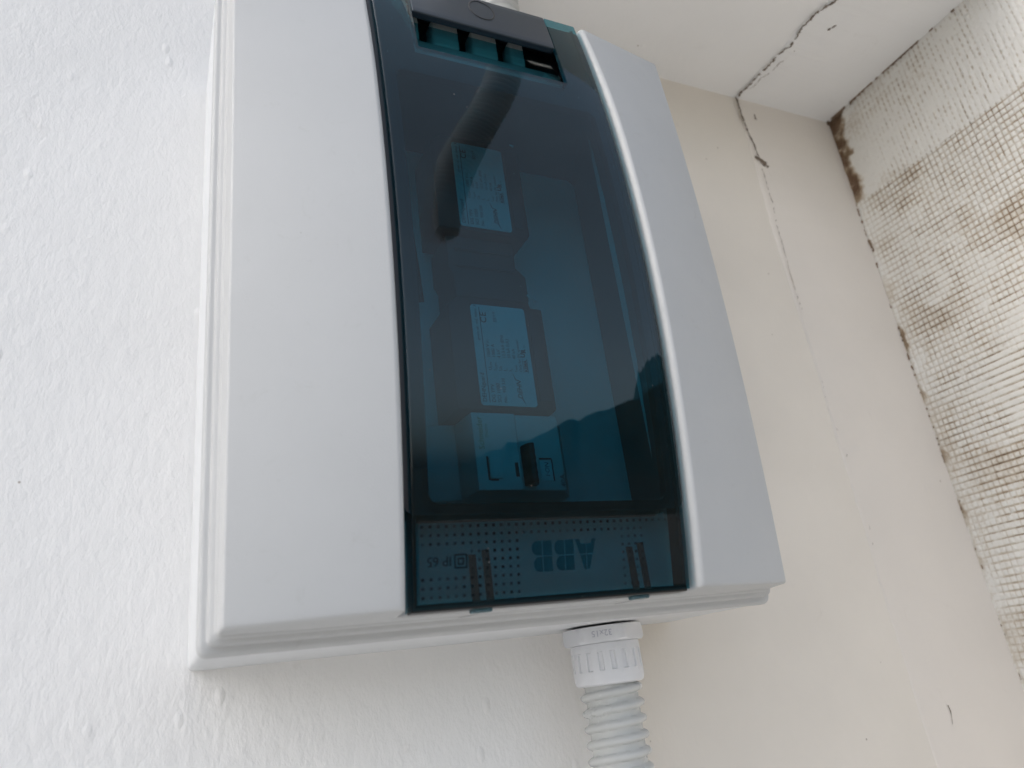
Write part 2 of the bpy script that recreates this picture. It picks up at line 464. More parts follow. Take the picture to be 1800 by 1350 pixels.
def hill():
    knots = [(-180, 3), (-90, 2.2), (-40, 1.5), (0, 0.6), (14, -0.2), (18.3, 0.35), (20.6, 0.9), (23.2, 2.3), (25.3, 4.0), (27.9, 5.0), (29.8, 7.0),
             (33.3, 8.4), (35.6, 10.4), (38.5, 13.2), (45, 15.5), (55, 16.5), (70, 13), (90, 9), (130, 5), (180, 3)]
    ka = [k[0] for k in knots]; ke = [k[1] for k in knots]
    bm = bmesh.new()
    N, D = 720, 900000.0
    rows = [[], [], []]
    for i in range(N):
        az = -180 + 360 * i / N
        el = np.interp(az, ka, ke) + 0.30 * math.sin(az * 2.1) * math.sin(az * 0.77) + 0.16 * math.sin(az * 7.3 + 1) + 0.10 * rng.normal()
        h = D * math.tan(math.radians(max(el, 0.3)))
        a = math.radians(az)
        for k, (dd, hh) in enumerate(((0.8, -1700 - 500), (1.0, h), (1.25, -1700 - 500))):
            rows[k].append(bm.verts.new((D * dd * math.sin(a), -D * dd * math.cos(a), hh)))
    for r0, r1 in zip(rows, rows[1:]):
        for i in range(N):
            bm.faces.new((r0[i], r0[(i + 1) % N], r1[(i + 1) % N], r1[i]))
    mobj("hill", bm, M_hill, kind="structure")
hill()

# raised old-plaster strips beside the corner, with an uneven broken edge
def strip_edge(n, amp):
    w = np.cumsum(rng.normal(size=n)) ; w -= np.linspace(w[0], w[-1], n)
    k = np.hanning(9); k /= k.sum()
    w = np.convolve(np.pad(w, 8, mode='edge'), k, 'same')[8:-8]
    return amp * w / (np.abs(w).max() + 1e-6)
def plaster_strip(name, axis, parent):
    bm = bmesh.new()
    n = 160
    if axis == 'wall':
        t = np.linspace(-420, ZC, n)
    else:
        t = np.linspace(0, YC, n)
    e = 421 + strip_edge(n, 3.0) + rng.normal(size=n) * 0.35
    top, edge, base, far = [], [], [], []
    for i in range(n):
        def P(x, h):
            return (x, -h, t[i]) if axis == 'wall' else (x, t[i], ZC - h)
        edge.append(bm.verts.new(P(e[i] - 0.9, -0.4)))
        hs_ = float(np.clip((t[i] + 60) / 360, 0.2, 1)) if axis == 'wall' else 1.0
        base.append(bm.verts.new(P(e[i], (1.1 + 0.3 * rng.normal()) * hs_)))
        top.append(bm.verts.new(P(e[i] + 2.2, 1.9 * hs_)))
        far.append(bm.verts.new(P(XR + 8, 2.0 * hs_)))
    for i in range(n - 1):
        for a, b in ((edge, base), (base, top), (top, far)):
            bm.faces.new((a[i], a[i + 1], b[i + 1], b[i]))
    return mobj(name, bm, M_old if axis == 'wall' else M_ceil, parent, smooth=50)
plaster_strip("plaster_strip", 'wall', wall)
plaster_strip("plaster_strip", 'ceiling', ceiling)

# cracks: ragged dirt-filled lines lying just proud of the plaster
def crack(parent, pts, w0, w1, plane, h, jit=1.2, seed=1, gaps=0.0):
    r = np.random.default_rng(seed)
    bm = bmesh.new()
    P = np.array(pts, float)
    seg = np.linalg.norm(np.diff(P, axis=0), axis=1); cum = np.concatenate([[0], np.cumsum(seg)])
    n = max(6, int(cum[-1] / 1.5))
    s = np.linspace(0, cum[-1], n)
    X = np.interp(s, cum, P[:, 0]) + r.normal(size=n) * jit * 0.35 + np.interp(s, np.linspace(0, cum[-1], n // 6 + 2), r.normal(size=n // 6 + 2) * jit)
    Y = np.interp(s, cum, P[:, 1]) + r.normal(size=n) * jit * 0.2
    d = np.stack([np.gradient(X), np.gradient(Y)], 1); d /= np.linalg.norm(d, axis=1)[:, None] + 1e-9
    nn = np.stack([-d[:, 1], d[:, 0]], 1)
    W = (w0 + (w1 - w0) * s / cum[-1]) * np.clip(r.normal(1.0, 0.45, n), 0.12, 2.2)
    prev = None
    for i in range(n):
        if gaps and r.random() < gaps:
            prev = None; continue
        def mk(q):
            if plane == 'wall': return bm.verts.new((q[0], -h, q[1]))
            if plane == 'ceiling': return bm.verts.new((q[0], q[1], ZC - h))
            return bm.verts.new((XR - h, q[0], q[1]))
        c = np.array([X[i], Y[i]])
        cur = (mk(c - nn[i] * W[i] / 2), mk(c + nn[i] * W[i] / 2))
        if prev: bm.faces.new((prev[0], prev[1], cur[1], cur[0]))
        prev = cur
    return mobj("crack", bm, M_dirt if plane == "side" else M_crack, parent)
crack(wall, [(419, 419), (418.0, 395), (421, 375), (425, 355)], 1.6, 1.0, 'wall', 2.3, 0.8, 3)
crack(wall, [(421, 356), (426, 353), (431, 348)], 5.0, 4.0, 'wall', 2.5, 0.8, 4)
crack(wall, [(424, 345), (423, 300), (420, 250), (421, 214)], 0.42, 0.4, 'wall', 2.4, 0.7, 5, 0.08)
crack(wall, [(419, 180), (421, 120), (424, 60), (423, 20), (420, -30)], 0.35, 0.25, 'wall', 1.45, 0.9, 6, 0.72)
crack(ceiling, [(420, -1), (419, -25), (421, -60), (419, -95), (425, -110), (423, -150)], 1.6, 1.5, 'ceiling', 2.4, 1.3, 8, 0.06)
crack(ceiling, [(424, -12), (427, -45), (430, -60)], 0.5, 0.4, 'ceiling', 2.4, 1.2, 9, 0.3)
crack(ceiling, [(440, -84), (443, -90)], 2.5, 1.2, 'ceiling', 2.4, 0.8, 10)
crack(wall, [(447, -66), (447.5, -70), (446.5, -77)], 0.9, 0.3, 'wall', 0.8, 0.3, 11)
crack(wall, [(434, 398), (434, 404)], 1.4, 1.0, 'wall', 2.4, 0.4, 12)

# ribbed boards of the side wall: real grooves in a fine grid
def fbm(a, b, sc, seed):
    r = np.random.default_rng(seed)
    out = np.zeros_like(a); amp = 1.0
    for o in range(4):
        G = r.random((64, 64))
        u = a / sc * 2 ** o; v = b / sc * 2 ** o
        iu = np.floor(u).astype(int); iv = np.floor(v).astype(int); fu = u - iu; fv = v - iv
        fu = fu * fu * (3 - 2 * fu); fv = fv * fv * (3 - 2 * fv)
        g = lambda i, j: G[i % 64, j % 64]
        out += amp * ((g(iu, iv) * (1 - fu) + g(iu + 1, iv) * fu) * (1 - fv) + (g(iu, iv + 1) * (1 - fu) + g(iu + 1, iv + 1) * fu) * fv - 0.5)
        amp *= 0.5
    return out
def board(y0, y1, z0, z1, mode, seed):
    step = 0.72
    ys = np.arange(y0, y1 + 1e-6, step); zs = np.arange(z0, z1 + 1e-6, step)
    Yg, Zg = np.meshgrid(ys, zs, indexing='ij')
    wob1 = 0.45 * fbm(Yg, Zg, 26, seed); wob2 = 0.5 * fbm(Yg, Zg, 30, seed + 1)
    pz, py = 4.95, 4.15
    dz = np.abs(((Zg + wob1) / pz) % 1 - 0.5) * pz       # 0 at groove centre
    dy = np.abs(((Yg + wob2) / py) % 1 - 0.5) * py
    gz = np.clip(1 - dz / 0.85, 0, 1); gy = np.clip(1 - dy / 0.75, 0, 1)
    wear = fbm(Yg, Zg, 70, seed + 2); wear2 = fbm(Yg, Zg, 24, seed + 3); cell = fbm(Yg, Zg, 3.6, seed + 4)
    near = np.clip(1 - (-Yg) / 22.0, 0, 1)               # smeared mortar near the corner
    if mode == 'grid':
        kz = np.clip(0.80 + 0.45 * wear2 + 0.55 * cell, 0, 1) * (1 - 0.75 * np.clip(near * 1.3 - 0.2, 0, 1))
        ky = np.clip(0.40 + 0.7 * wear + 0.45 * cell + 0.45 * np.clip((Zg - 130) / 150, 0, 1), 0, 1) * (1 - near * 0.6)
        smear = np.clip((wear2 - 0.34) * 4, 0, 1) * 0.5
    else:
        kz = np.clip(0.10 + 0.4 * cell, 0, 1) * 0.5
        ky = np.clip(0.62 + 0.7 * wear2 + 1.0 * cell, 0, 1) * (1 - 0.85 * np.clip(1 - (-Yg - 18) / 35.0, 0, 1))
        ky *= np.clip(0.35 + (0.5 + 0.5 * np.sin(Zg / 5.5 * 2 * np.pi + 3 * wear2)) * 0.9, 0, 1)
        smear = np.clip((wear2 - 0.22) * 4, 0, 1) * 0.8
    kz = kz * (1 - smear); ky = ky * (1 - smear)
    H = -1.5 * np.maximum(gz * kz, gy * ky) + 0.55 * cell + 0.25 * wear2
    dirt = np.maximum(gz * kz * 0.98, gy * ky * 0.80) * np.clip(0.8 + 0.45 * fbm(Yg, Zg, 12, seed + 6), 0.35, 1.05)
    dirt = dirt + np.clip(fbm(Yg, Zg, 40, seed + 5) * 0.5 + 0.01, 0, 0.2)
    # broken, dirty joints along the board edges
    e = np.minimum(np.abs(Zg - z1), np.abs(Zg - z0))
    jt = np.clip(1 - np.abs(Zg - z1 + 1.0 + 1.2 * wear2) / 1.4, 0, 1) * np.clip(0.2 + 1.8 * fbm(Yg, Zg, 9, seed + 8) + 0.45 * (mode == 'top') - 0.12, 0, 1)
    if mode == 'top':
        w_c = 15 + 11 * fbm(Yg, Zg, 15, seed + 9) + 7 * np.clip((Zg - 345) / 60, 0, 1)
        corner = np.clip((w_c + Yg) / 9.0, 0, 1) * np.clip((Zg - 318) / 22, 0, 1) * np.clip(1.0 + 1.3 * fbm(Yg, Zg, 7, seed + 10), 0.15, 1.05)
        dirt = np.maximum(dirt, corner * 0.95); H -= 1.6 * corner
        jt *= np.clip(1.4 - (-Yg) / 120, 0.35, 1)
    else:
        corner = np.clip((4.5 + 6 * fbm(Yg, Zg, 14, seed + 9) + Yg) / 1.8, 0, 1) * np.clip(0.45 + 1.2 * fbm(Yg, Zg, 20, seed + 10) + 0.5 * np.clip((Zg - 240) / 80, 0, 1), 0, 1) * np.clip((Zg - 20) / 160 + 0.45, 0.25, 1)
        dirt = np.maximum(dirt, corner * 0.75)
    dirt = np.maximum(dirt, jt * 0.85); H -= 1.0 * jt
    co = np.stack([(XR - H) , Yg, Zg], -1).reshape(-1, 3) * S
    ni, nj = Yg.shape
    idx = np.arange(ni * nj).reshape(ni, nj)
    q = np.stack([idx[:-1, :-1], idx[1:, :-1], idx[1:, 1:], idx[:-1, 1:]], -1).reshape(-1, 4)
    me = bpy.data.meshes.new("insulation_board")
    me.vertices.add(len(co)); me.vertices.foreach_set("co", co.ravel())
    me.loops.add(q.size); me.loops.foreach_set("vertex_index", q.ravel())
    me.polygons.add(len(q)); me.polygons.foreach_set("loop_start", np.arange(0, q.size, 4)); me.polygons.foreach_set("loop_total", np.full(len(q), 4))
    me.update(); me.validate()
    me.polygons.foreach_set("use_smooth", np.ones(len(q), bool))
    at = me.attributes.new("dirt", 'FLOAT', 'POINT'); at.data.foreach_set("value", dirt.ravel().astype(np.float32))
    me.materials.append(M_board)
    o = bpy.data.objects.new("insulation_board", me)
    put(o, side_wall)
    return o
board(YB, 2, 326.9, ZC + 2, 'top', 21)
board(YB, 2, -330, 328.6, 'grid', 40)
# dirt packed in the joints of the side wall with the soffit and with the rear wall
crack(side_wall, [(-1, 416.5), (-30, 417), (-60, 417.5), (-100, 417.5)], 3.4, 2.0, 'side', 0.9, 0.9, 31, 0.16)
crack(side_wall, [(-100, 417.5), (-150, 417.5), (-200, 417.8)], 1.6, 1.0, 'side', 0.9, 0.8, 32, 0.4)
crack(side_wall, [(-2.6, 326), (-2.4, 250), (-2.3, 180), (-2.2, 90)], 1.5, 1.1, 'side', 0.9, 0.6, 33, 0.45)
crack(side_wall, [(-2.2, 85), (-2.1, 0), (-1.6, -90)], 0.9, 0.5, 'side', 0.9, 0.5, 34, 0.6)

# ------------------------------------------------------------------ distribution box
H = 318.0
W = 250.0
def arc(z): return 1 - ((z - 158.0) / 152.0) ** 2
def yd(z): return -(107 + 16 * arc(z))                 # outer face of the door
def ye(z): return -(98 + 6 * max(arc(z), -0.1))        # outer edge of the side bands
def yc(z): return min(yd(z) - 0.6 - 2.0 * min(1.0, max(0.0, (312 - z) / 70.0)), ye(z) - 1.0)    # inner crest of the side bands

dbox = thing("distribution_box", (0, 0, 0), "light grey plastic distribution box with curved tinted door on the white wall", "electrical box")

bm = bmesh.new()
rings = []
for ins, y, r in ((1.2, 0.6, 2.5), (0.9, -40, 2.5), (0.7, -72.6, 2.5), (1.6, -72.9, 2.0), (1.6, -74.5, 2.0)):
    rings.append([bm.verts.new((x, y, z)) for x, z in rrect(ins, W - ins, ins, H - ins, r, 5)])
for a, b in zip(rings, rings[1:]):
    for i in range(len(a)): bm.faces.new((a[i], a[(i + 1) % len(a)], b[(i + 1) % len(a)], b[i]))
mobj("base", bm, M_base, dbox, smooth=35)

# lid rim: stepped skirt all round
bm = bmesh.new()
rings = []
prof = [(2.0, -73.3, 2.5), (0.45, -73.4, 3.5), (0.1, -73.9, 3.6), (0.0, -75, 3.6), (0.05, -77.4, 3.6), (0.35, -78.5, 3.6), (1.0, -79.2, 3.4),
        (1.8, -79.5, 3.2), (2.7, -79.6, 3.0), (3.0, -79.9, 3.0), (3.1, -80.6, 3.0), (3.2, -83.2, 3.0), (3.4, -83.9, 3.0), (3.9, -84.4, 3.0),
        (4.6, -84.6, 2.8), (4.9, -84.9, 2.8), (5.0, -85.5, 2.8), (5.05, -86.8, 2.8), (5.7, -87.6, 2.6), (8.0, -88.2, 2.6)]
for ins, y, r in prof:
    rings.append([bm.verts.new((x, y, z)) for x, z in rrect(ins, W - ins, ins, H - ins, r, 6)])
for a, b in zip(rings, rings[1:]):
    for i in range(len(a)): bm.faces.new((a[i], a[(i + 1) % len(a)], b[(i + 1) % len(a)], b[i]))
mobj("lid_rim", bm, M_lid, dbox, smooth=60)

# lid body: two sloping side bands with the door channel between them
bm = bmesh.new()
FL = -95.0
zst = [5.6] + list(np.linspace(9, 39, 9)) + [40.5] + list(np.linspace(50, 238, 24)) + [255] + list(np.linspace(265, 308, 10)) + [312.4]
secs = []
for z in zst:
    t = 0.0
    dz_ = 1.2 if z < 8 else (-1.2 if z > 310 else 0)
    zf = z + (0.9 if z < 8 else (-0.9 if z > 310 else 0))
    a = 5.4
    pts = [(a, -82.0, z), (a + 0.6, ye(z), zf), (61.9, yc(z), zf), (63.5, yc(z) + 1.8, zf), (63.8, FL, z), (W - 63.8, FL, z), (W - 63.5, yc(z) + 1.8, zf), (W - 61.9, yc(z), zf), (W - a - 0.6, ye(z), zf), (W - a, -82.0, z)]
    secs.append([bm.verts.new(p) for p in pts])
for k, (s0, s1) in enumerate(zip(secs, secs[1:])):
    zm = (zst[k] + zst[k + 1]) / 2
    for i in range(len(s0) - 1):
        if i == 4 and 40.5 < zm < 307: continue
        bm.faces.new((s0[i], s0[i + 1], s1[i + 1], s1[i]))
bm.faces.new(secs[0][:5][::-1] + []) if False else None
for s in (secs[0], secs[-1]):
    bm.faces.new([s[i] for i in (0, 1, 2, 3, 4)]); bm.faces.new([s[i] for i in (5, 6, 7, 8, 9)]); bm.faces.new([s[i] for i in (0, 4, 5, 9)])
bmesh.ops.recalc_face_normals(bm, faces=bm.faces[:])
sharp_bevel(bm, 1.25, 28, 4)
mobj("lid", bm, M_lid, dbox, smooth=50)

# cover plate and dark window frame under the door
boxobj("cover_plate", M_plate, dbox, 40, 210, -44, -42, 28, 262, 0.5)
bm = bmesh.new()
def frame_ring(inset_y):
    pass
WX0, WX1, WZ0, WZ1 = 72.5, 178.5, 42.0, 243.0
outer = [(x, z) for x, z in rrect(64.5, 185.5, 37.0, 300.0, 3, 5)]
def resample(x0, x1, z0, z1, r, n=6, m=14):
    base = rrect(x0, x1, z0, z1, r, n)
    out = []
    for i, p in enumerate(base):
        q = base[(i + 1) % len(base)]
        L = math.hypot(q[0] - p[0], q[1] - p[1])
        k = m if L > 25 else 1
        for j in range(k):
            out.append((p[0] + (q[0] - p[0]) * j / k, p[1] + (q[1] - p[1]) * j / k))
    return out
o_ = resample(64.5, 185.5, 38.8, 256.0, 4); i_ = resample(WX0, WX1, WZ0, WZ1, 5); d_ = resample(58, 207, 30, 258, 6)
R0 = [bm.verts.new((x, yd(z) + 3.0, z)) for x, z in o_]
R1 = [bm.verts.new((x, yd(z) + 3.0, z)) for x, z in i_]
R2 = [bm.verts.new((x, -44.2, z)) for x, z in d_]
for a, b in ((R0, R1), (R1, R2)):
    for i in range(len(a)): bm.faces.new((a[i], a[(i + 1) % len(a)], b[(i + 1) % len(a)], b[i]))
for x0, x1 in ((64.5, 84.8), (165.0, 185.5)):
    prev = None
    for z in np.linspace(254, 309, 10):
        cur = [bm.verts.new((x0, yd(z) + 3.1, z)), bm.verts.new((x1, yd(z) + 3.1, z))]
        if prev: bm.faces.new((prev[0], prev[1], cur[1], cur[0]))
        prev = cur
mobj("window_frame", bm, M_frame, dbox, smooth=40)

# door: a bowed slab of tinted plastic with a finger slot near the top
DX0, DX1, DZ0, DZ1 = 66.2, 183.8, 6.6, 311.2
SX0, SX1, SZ0, SZ1 = 85.5, 164.3, 257.0, 284.0
zst = sorted(set([DZ0, DZ1, SZ0, SZ1] + list(np.linspace(DZ0 + 4, SZ0 - 4, 36)) + list(np.linspace(SZ0 + 4, SZ1 - 4, 4)) + list(np.linspace(SZ1 + 4, DZ1 - 3, 4))))
bm = bmesh.new()
secs = []
for z in zst:
    y = yd(z)
    T = 2.4
    row = [bm.verts.new(q) for q in ((DX0, y + 9, z), (DX0, y, z), (SX0, y, z), (SX1, y, z), (DX1, y, z), (DX1, y + 9, z), (DX1 - 0.8, y + 9, z), (DX1 - 0.8, y + T, z), (SX1, y + T, z), (SX0, y + T, z), (DX0 + 0.8, y + T, z), (DX0 + 0.8, y + 9, z))]
    secs.append(row)
for k, (s0, s1) in enumerate(zip(secs, secs[1:])):
    zm = (zst[k] + zst[k + 1]) / 2
    hole = SZ0 < zm
    for i in range(12):
        j = (i + 1) % 12
        if hole and i in (2, 8): continue
        bm.faces.new((s0[i], s0[j], s1[j], s1[i]))
    if hole:
        bm.faces.new((s0[2], s1[2], s1[9], s0[9])); bm.faces.new((s0[3], s1[3], s1[8], s0[8]))
    if abs(zst[k] - SZ0) < 1e-6:
        bm.faces.new((s0[2], s0[3], s0[8], s0[9]))
s = secs[0]
bm.faces.new((s[0], s[1], s[10], s[11])); bm.faces.new((s[1], s[2], s[3], s[4], s[7], s[8], s[9], s[10])); bm.faces.new((s[4], s[5], s[6], s[7]))
s = secs[-1]
bm.faces.new((s[0], s[1], s[10], s[11])); bm.faces.new((s[1], s[2], s[9], s[10])); bm.faces.new((s[3], s[4], s[7], s[8])); bm.faces.new((s[4], s[5], s[6], s[7]))
bmesh.ops.recalc_face_normals(bm, faces=bm.faces[:])
bm.normal_update()
sel = [e for e in bm.edges if len(e.link_faces) == 2 and e.calc_face_angle(0) > 0.6 and all(v.co.x < DX0 + .1 or v.co.x > DX1 - .1 for v in e.verts) and all(abs(v.co.y - yd(v.co.z)) < .1 for v in e.verts)]
bmesh.ops.bevel(bm, geom=sel, offset=1.6, segments=4, profile=0.5, affect='EDGES')
door = mobj("door", bm, M_glass, dbox, smooth=35)

# dark bottom edge of the door, black seal round the window
bm = bmesh.new()
box(bm, DX0 + 0.4, DX1 - 0.4, yd(8) + 2.5, yd(8) + 9.0, DZ0 - 0.6, DZ0 + 2.0, 0.4)
for x0, x1 in ((DX0 + 0.9, DX0 + 2.3), (DX1 - 2.3, DX1 - 0.9)):
    prev = None
    for z in np.linspace(DZ0 + 1, DZ1 - 1, 40):
        y = yd(z)
        cur = [bm.verts.new(q) for q in ((x0, y + 9.2, z), (x0, y + 2.6, z), (x1, y + 2.6, z), (x1, y + 9.2, z))]
        if prev:
            for i in range(4): bm.faces.new((prev[i], prev[(i + 1) % 4], cur[(i + 1) % 4], cur[i]))
        prev = cur
mobj("door_edge", bm, M_black, door, smooth=40)
bm = bmesh.new()
A = resample(71.4, 179.6, 39.2, 243.8, 5.5); Bq = resample(73.6, 177.4, 42.4, 241.6, 4.2)
n0 = [bm.verts.new((x, yd(z) + 2.75, z)) for x, z in A]; n1 = [bm.verts.new((x, yd(z) + 2.75, z)) for x, z in Bq]
n2 = [bm.verts.new((x, yd(z) + 6.5, z)) for x, z in Bq]
for a, b in ((n0, n1), (n1, n2)):
    for i in range(len(a)): bm.faces.new((a[i], a[(i + 1) % len(a)], b[(i + 1) % len(a)], b[i]))
mobj("seal", bm, M_black, door, smooth=40)

# finger recess pane and handle flap with its round lock cover
bm = bmesh.new()
v = [bm.verts.new(q) for q in ((SX0, yd(SZ0) + 2.3, SZ0), (SX1, yd(SZ0) + 2.3, SZ0), (SX1, yd(SZ1) + 11.5, SZ1 + 6), (SX0, yd(SZ1) + 11.5, SZ1 + 6))]
bm.faces.new(v)
mobj("finger_recess", bm, M_recess, door)
bm = bmesh.new()
zs_ = list(np.linspace(SZ1, DZ1 + 0.2, 8))
secs = []
for z in zs_:
    y = yd(z)
    secs.append([bm.verts.new(q) for q in ((SX0 + 0.5, y - 0.3, z), (SX1 - 0.5, y - 0.3, z), (SX1 - 0.5, y + 4.0, z), (SX0 + 0.5, y + 4.0, z))])
for s0, s1 in zip(secs, secs[1:]):
    for i in range(4): bm.faces.new((s0[i], s0[(i + 1) % 4], s1[(i + 1) % 4], s1[i]))
bm.faces.new(secs[0]); bm.faces.new(secs[-1])
bmesh.ops.recalc_face_normals(bm, faces=bm.faces[:])
sharp_bevel(bm, 0.8, 40, 3)
mobj("handle_flap", bm, M_flap, door, smooth=35)
bm = bmesh.new()
def on_flap(px, pz, off): return (px, yd(pz) - 0.3 - off, pz)
lockc = (125.2, 301.0)
r0 = []; r1 = []; r2 = []; r3 = []
for i in range(40):
    a = 2 * math.pi * i / 40
    for lst, rr, off in ((r0, 7.4, 0.02), (r1, 7.2, 0.3), (r2, 6.7, 0.3), (r3, 6.5, 0.05)):
        lst.append(bm.verts.new(on_flap(lockc[0] + rr * math.cos(a), lockc[1] + rr * math.sin(a) * 1.1, off)))
for a, b in ((r0, r1), (r1, r2), (r2, r3)):
    for i in range(40): bm.faces.new((a[i], a[(i + 1) % 40], b[(i + 1) % 40], b[i]))
mobj("lock_cover", bm, M_black, door, smooth=60)

# dotted strip along the foot of the door, emblem and markings (all upside down)
bm = bmesh.new()
zz = np.linspace(8.6, 36.0, 24)
rows = [[bm.verts.new((x, yd(z) - 0.05, z)) for x in (68.6, 182.0)] for z in zz]
for a, b in zip(rows, rows[1:]): bm.faces.new((a[0], a[1], b[1], b[0]))
mobj("dotted_strip", bm, M_dots, door, smooth=60)

def drop(bm, off):
    """lay a flat (right,up) drawing on the inside of the bowed door, turned upside down"""
    for v in bm.verts:
        x, z = v.co.x, v.co.y
        v.co = Vector((x, yd(z) - off, z))
ex0, ex1, ez0, ez1 = 112.2, 139.2, 16.4, 27.6
def E(u, w): return (ex1 - u, ez1 - w)   # emblem coordinates: u right, w up, seen turned by 180 degrees
lw_, lh = 8.3, 11.0
def letter_B(bm, u0):
    g_ = 0.22
    for half in (0, 1):
        w0 = 0 if half == 0 else lh / 2 + g_; w1 = lh / 2 - g_ if half == 0 else lh
        flat_poly(bm, [E(u0 + a, b) for a, b in ((0, w0), (lw_ * .45, w0), (lw_ * .45, w1), (0, w1))])
        rx = lw_ if half == 0 else lw_ * .93
        u1 = u0 + lw_ * .45 + 2 * g_
        r = min(2.4, (w1 - w0) / 2)
        pts = [(u1, w0)]
        for k in range(9):
            a = math.radians(-90 + 90 * k / 8); pts.append((u0 + rx - r + r * math.cos(a), w0 + r + r * math.sin(a)))
        for k in range(9):
            a = math.radians(0 + 90 * k / 8); pts.append((u0 + rx - r + r * math.cos(a), w1 - r + r * math.sin(a)))
        pts.append((u1, w1))
        flat_poly(bm, [E(*q) for q in pts])
def letter_A(bm, u0):
    c, g_ = u0 + 4.6, 0.22
    for sg in (-1, 1):
        flat_poly(bm, [E(c + sg * a, b) for a, b in ((4.6, 0), (2.75, 0), (2.3, 1.75), (g_, 1.75), (g_, lh / 2 - g_), (2.85, lh / 2 - g_))])
        flat_poly(bm, [E(c + sg * a, b) for a, b in ((2.7, lh / 2 + g_), (g_, lh / 2 + g_), (g_, lh), (1.1, lh))])
for fn, u0 in ((letter_A, -0.8), (letter_B, 9.2), (letter_B, 18.6)):
    bm = bmesh.new(); fn(bm, u0); drop(bm, 0.12)
    mobj("emblem_letter", bm, M_emblem, door)
bm = text_mesh([("IP 65", 0, 0, 4.6)])
for v in bm.verts: v.co.x, v.co.y = 80.6 - v.co.x, 23.6 - v.co.y
drop(bm, 0.12)
mobj("rating_mark", bm, M_mark, door)
bm = bmesh.new()
for s1_, s0_ in ((2.45, 1.95), (1.2, 0.75)):
    c = (84.0, 21.9)
    o4 = [(c[0] + a * s1_, c[1] + b * s1_) for a, b in ((-1, -1), (1, -1), (1, 1), (-1, 1))]
    i4 = [(c[0] + a * s0_, c[1] + b * s0_) for a, b in ((-1, -1), (1, -1), (1, 1), (-1, 1))]
    for k in range(4): flat_poly(bm, [o4[k], o4[(k + 1) % 4], i4[(k + 1) % 4], i4[k]])
drop(bm, 0.12)
mobj("double_square_symbol", bm, M_mark, door)

# snap clips behind the strip, their clear tabs and the slits in the lid under them
for cx in (93.2, 161.5):
    bm = bmesh.new()
    for dx in (-2.6, 2.9):
        y = yd(15)
        box(bm, cx + dx - 1.5, cx + dx + 1.5, y + 3.6, y + 4.4, 8, 25 + 1.5 * (dx > 0), 0.3)
    mobj("snap_clip", bm, M_clip, door, smooth=40)
    bm = bmesh.new()
    box(bm, cx - 3.8, cx + 4.0, yd(5) + 3.0, yd(5) + 7.5, 4.6, 8.0, 0.7)
    mobj("clip_tab", bm, M_tab, door, smooth=40)
    bm = bmesh.new()
    v = [bm.verts.new(q) for q in ((cx - 3.6, -88.9, 4.9), (cx + 1.0, -91.5, 5.2), (cx + 4.2, -93.5, 5.45), (cx + 4.2, -92.9, 5.4), (cx + 1.0, -90.8, 5.1), (cx - 3.6, -88.2, 4.8))]
    bm.faces.new(v)
    mobj("slit", bm, M_black, dbox)

# ------------------------------------------------------------------ devices seen through the door
YF = -70.0                     # front of the modules
RIGHT, UP = (0, 0, 1), (-1, 0, 0)   # lettering runs upwards on these sideways devices

def label_items(L):
    return [
        ("DEHNguard", 1.6, -3.0, 2.9), ("DG YPV", 1.6, -7.4, 2.6), ("SCI 1000", 1.6, -10.3, 2.6), ("No.  950 530", 1.6, -13.2, 2.3),
        ("U", 17.6, -7.4, 2.4), ("CPV", 19.2, -7.7, 1.5), ("I", 17.6, -10.0, 2.4), ("SCPV", 18.4, -10.3, 1.5), ("U", 17.6, -12.6, 2.4), ("P", 19.3, -12.9, 1.5),
        ("I", 17.6, -15.2, 2.4), ("n", 18.4, -15.5, 1.5), ("I", 17.6, -17.8, 2.4), ("n", 18.4, -18.1, 1.5), ("I", 17.6, -20.4, 2.2), ("total", 18.4, -20.6, 1.4),
        ("1000 V", 24.2, -7.4, 2.4), ("DC", 31.6, -7.4, 1.4), ("1000 A", 24.2, -10.0, 2.4), ("4 kV", 24.2, -12.6, 2.4), ("12.5 kA (EN)", 24.2, -15.2, 2.3), ("10 kA (UL)", 24.2, -17.8, 2.3), ("40 kA", 24.2, -20.4, 2.2),
        ("Only for PV systems!", 17.6, -23.0, 2.0), ("KEMA", 17.8, -26.0, 2.3, 'LEFT', 0, 0.06), ("R", 27.6, -26.2, 3.4, 'LEFT', 0, 0.12), ("U", 25.2, -25.6, 3.4, 'LEFT', 0, 0.12), ("us", 30.6, -26.2, 1.6),
        ("C", 42.2, -7.6, 4.6, 'LEFT', 0, 0.05), ("E", 45.8, -7.6, 4.6, 'LEFT', 0, 0.05), ("green: ok  red: defect  X", 33.0, -3.0, 1.9),
        ("FM", 43.2, -12.5, 1.9), ("0 9", 46.2, -12.5, 1.9), ("DEHN", 3.6, -21.5, 3.4, 'LEFT', 0.35, 0.05)]

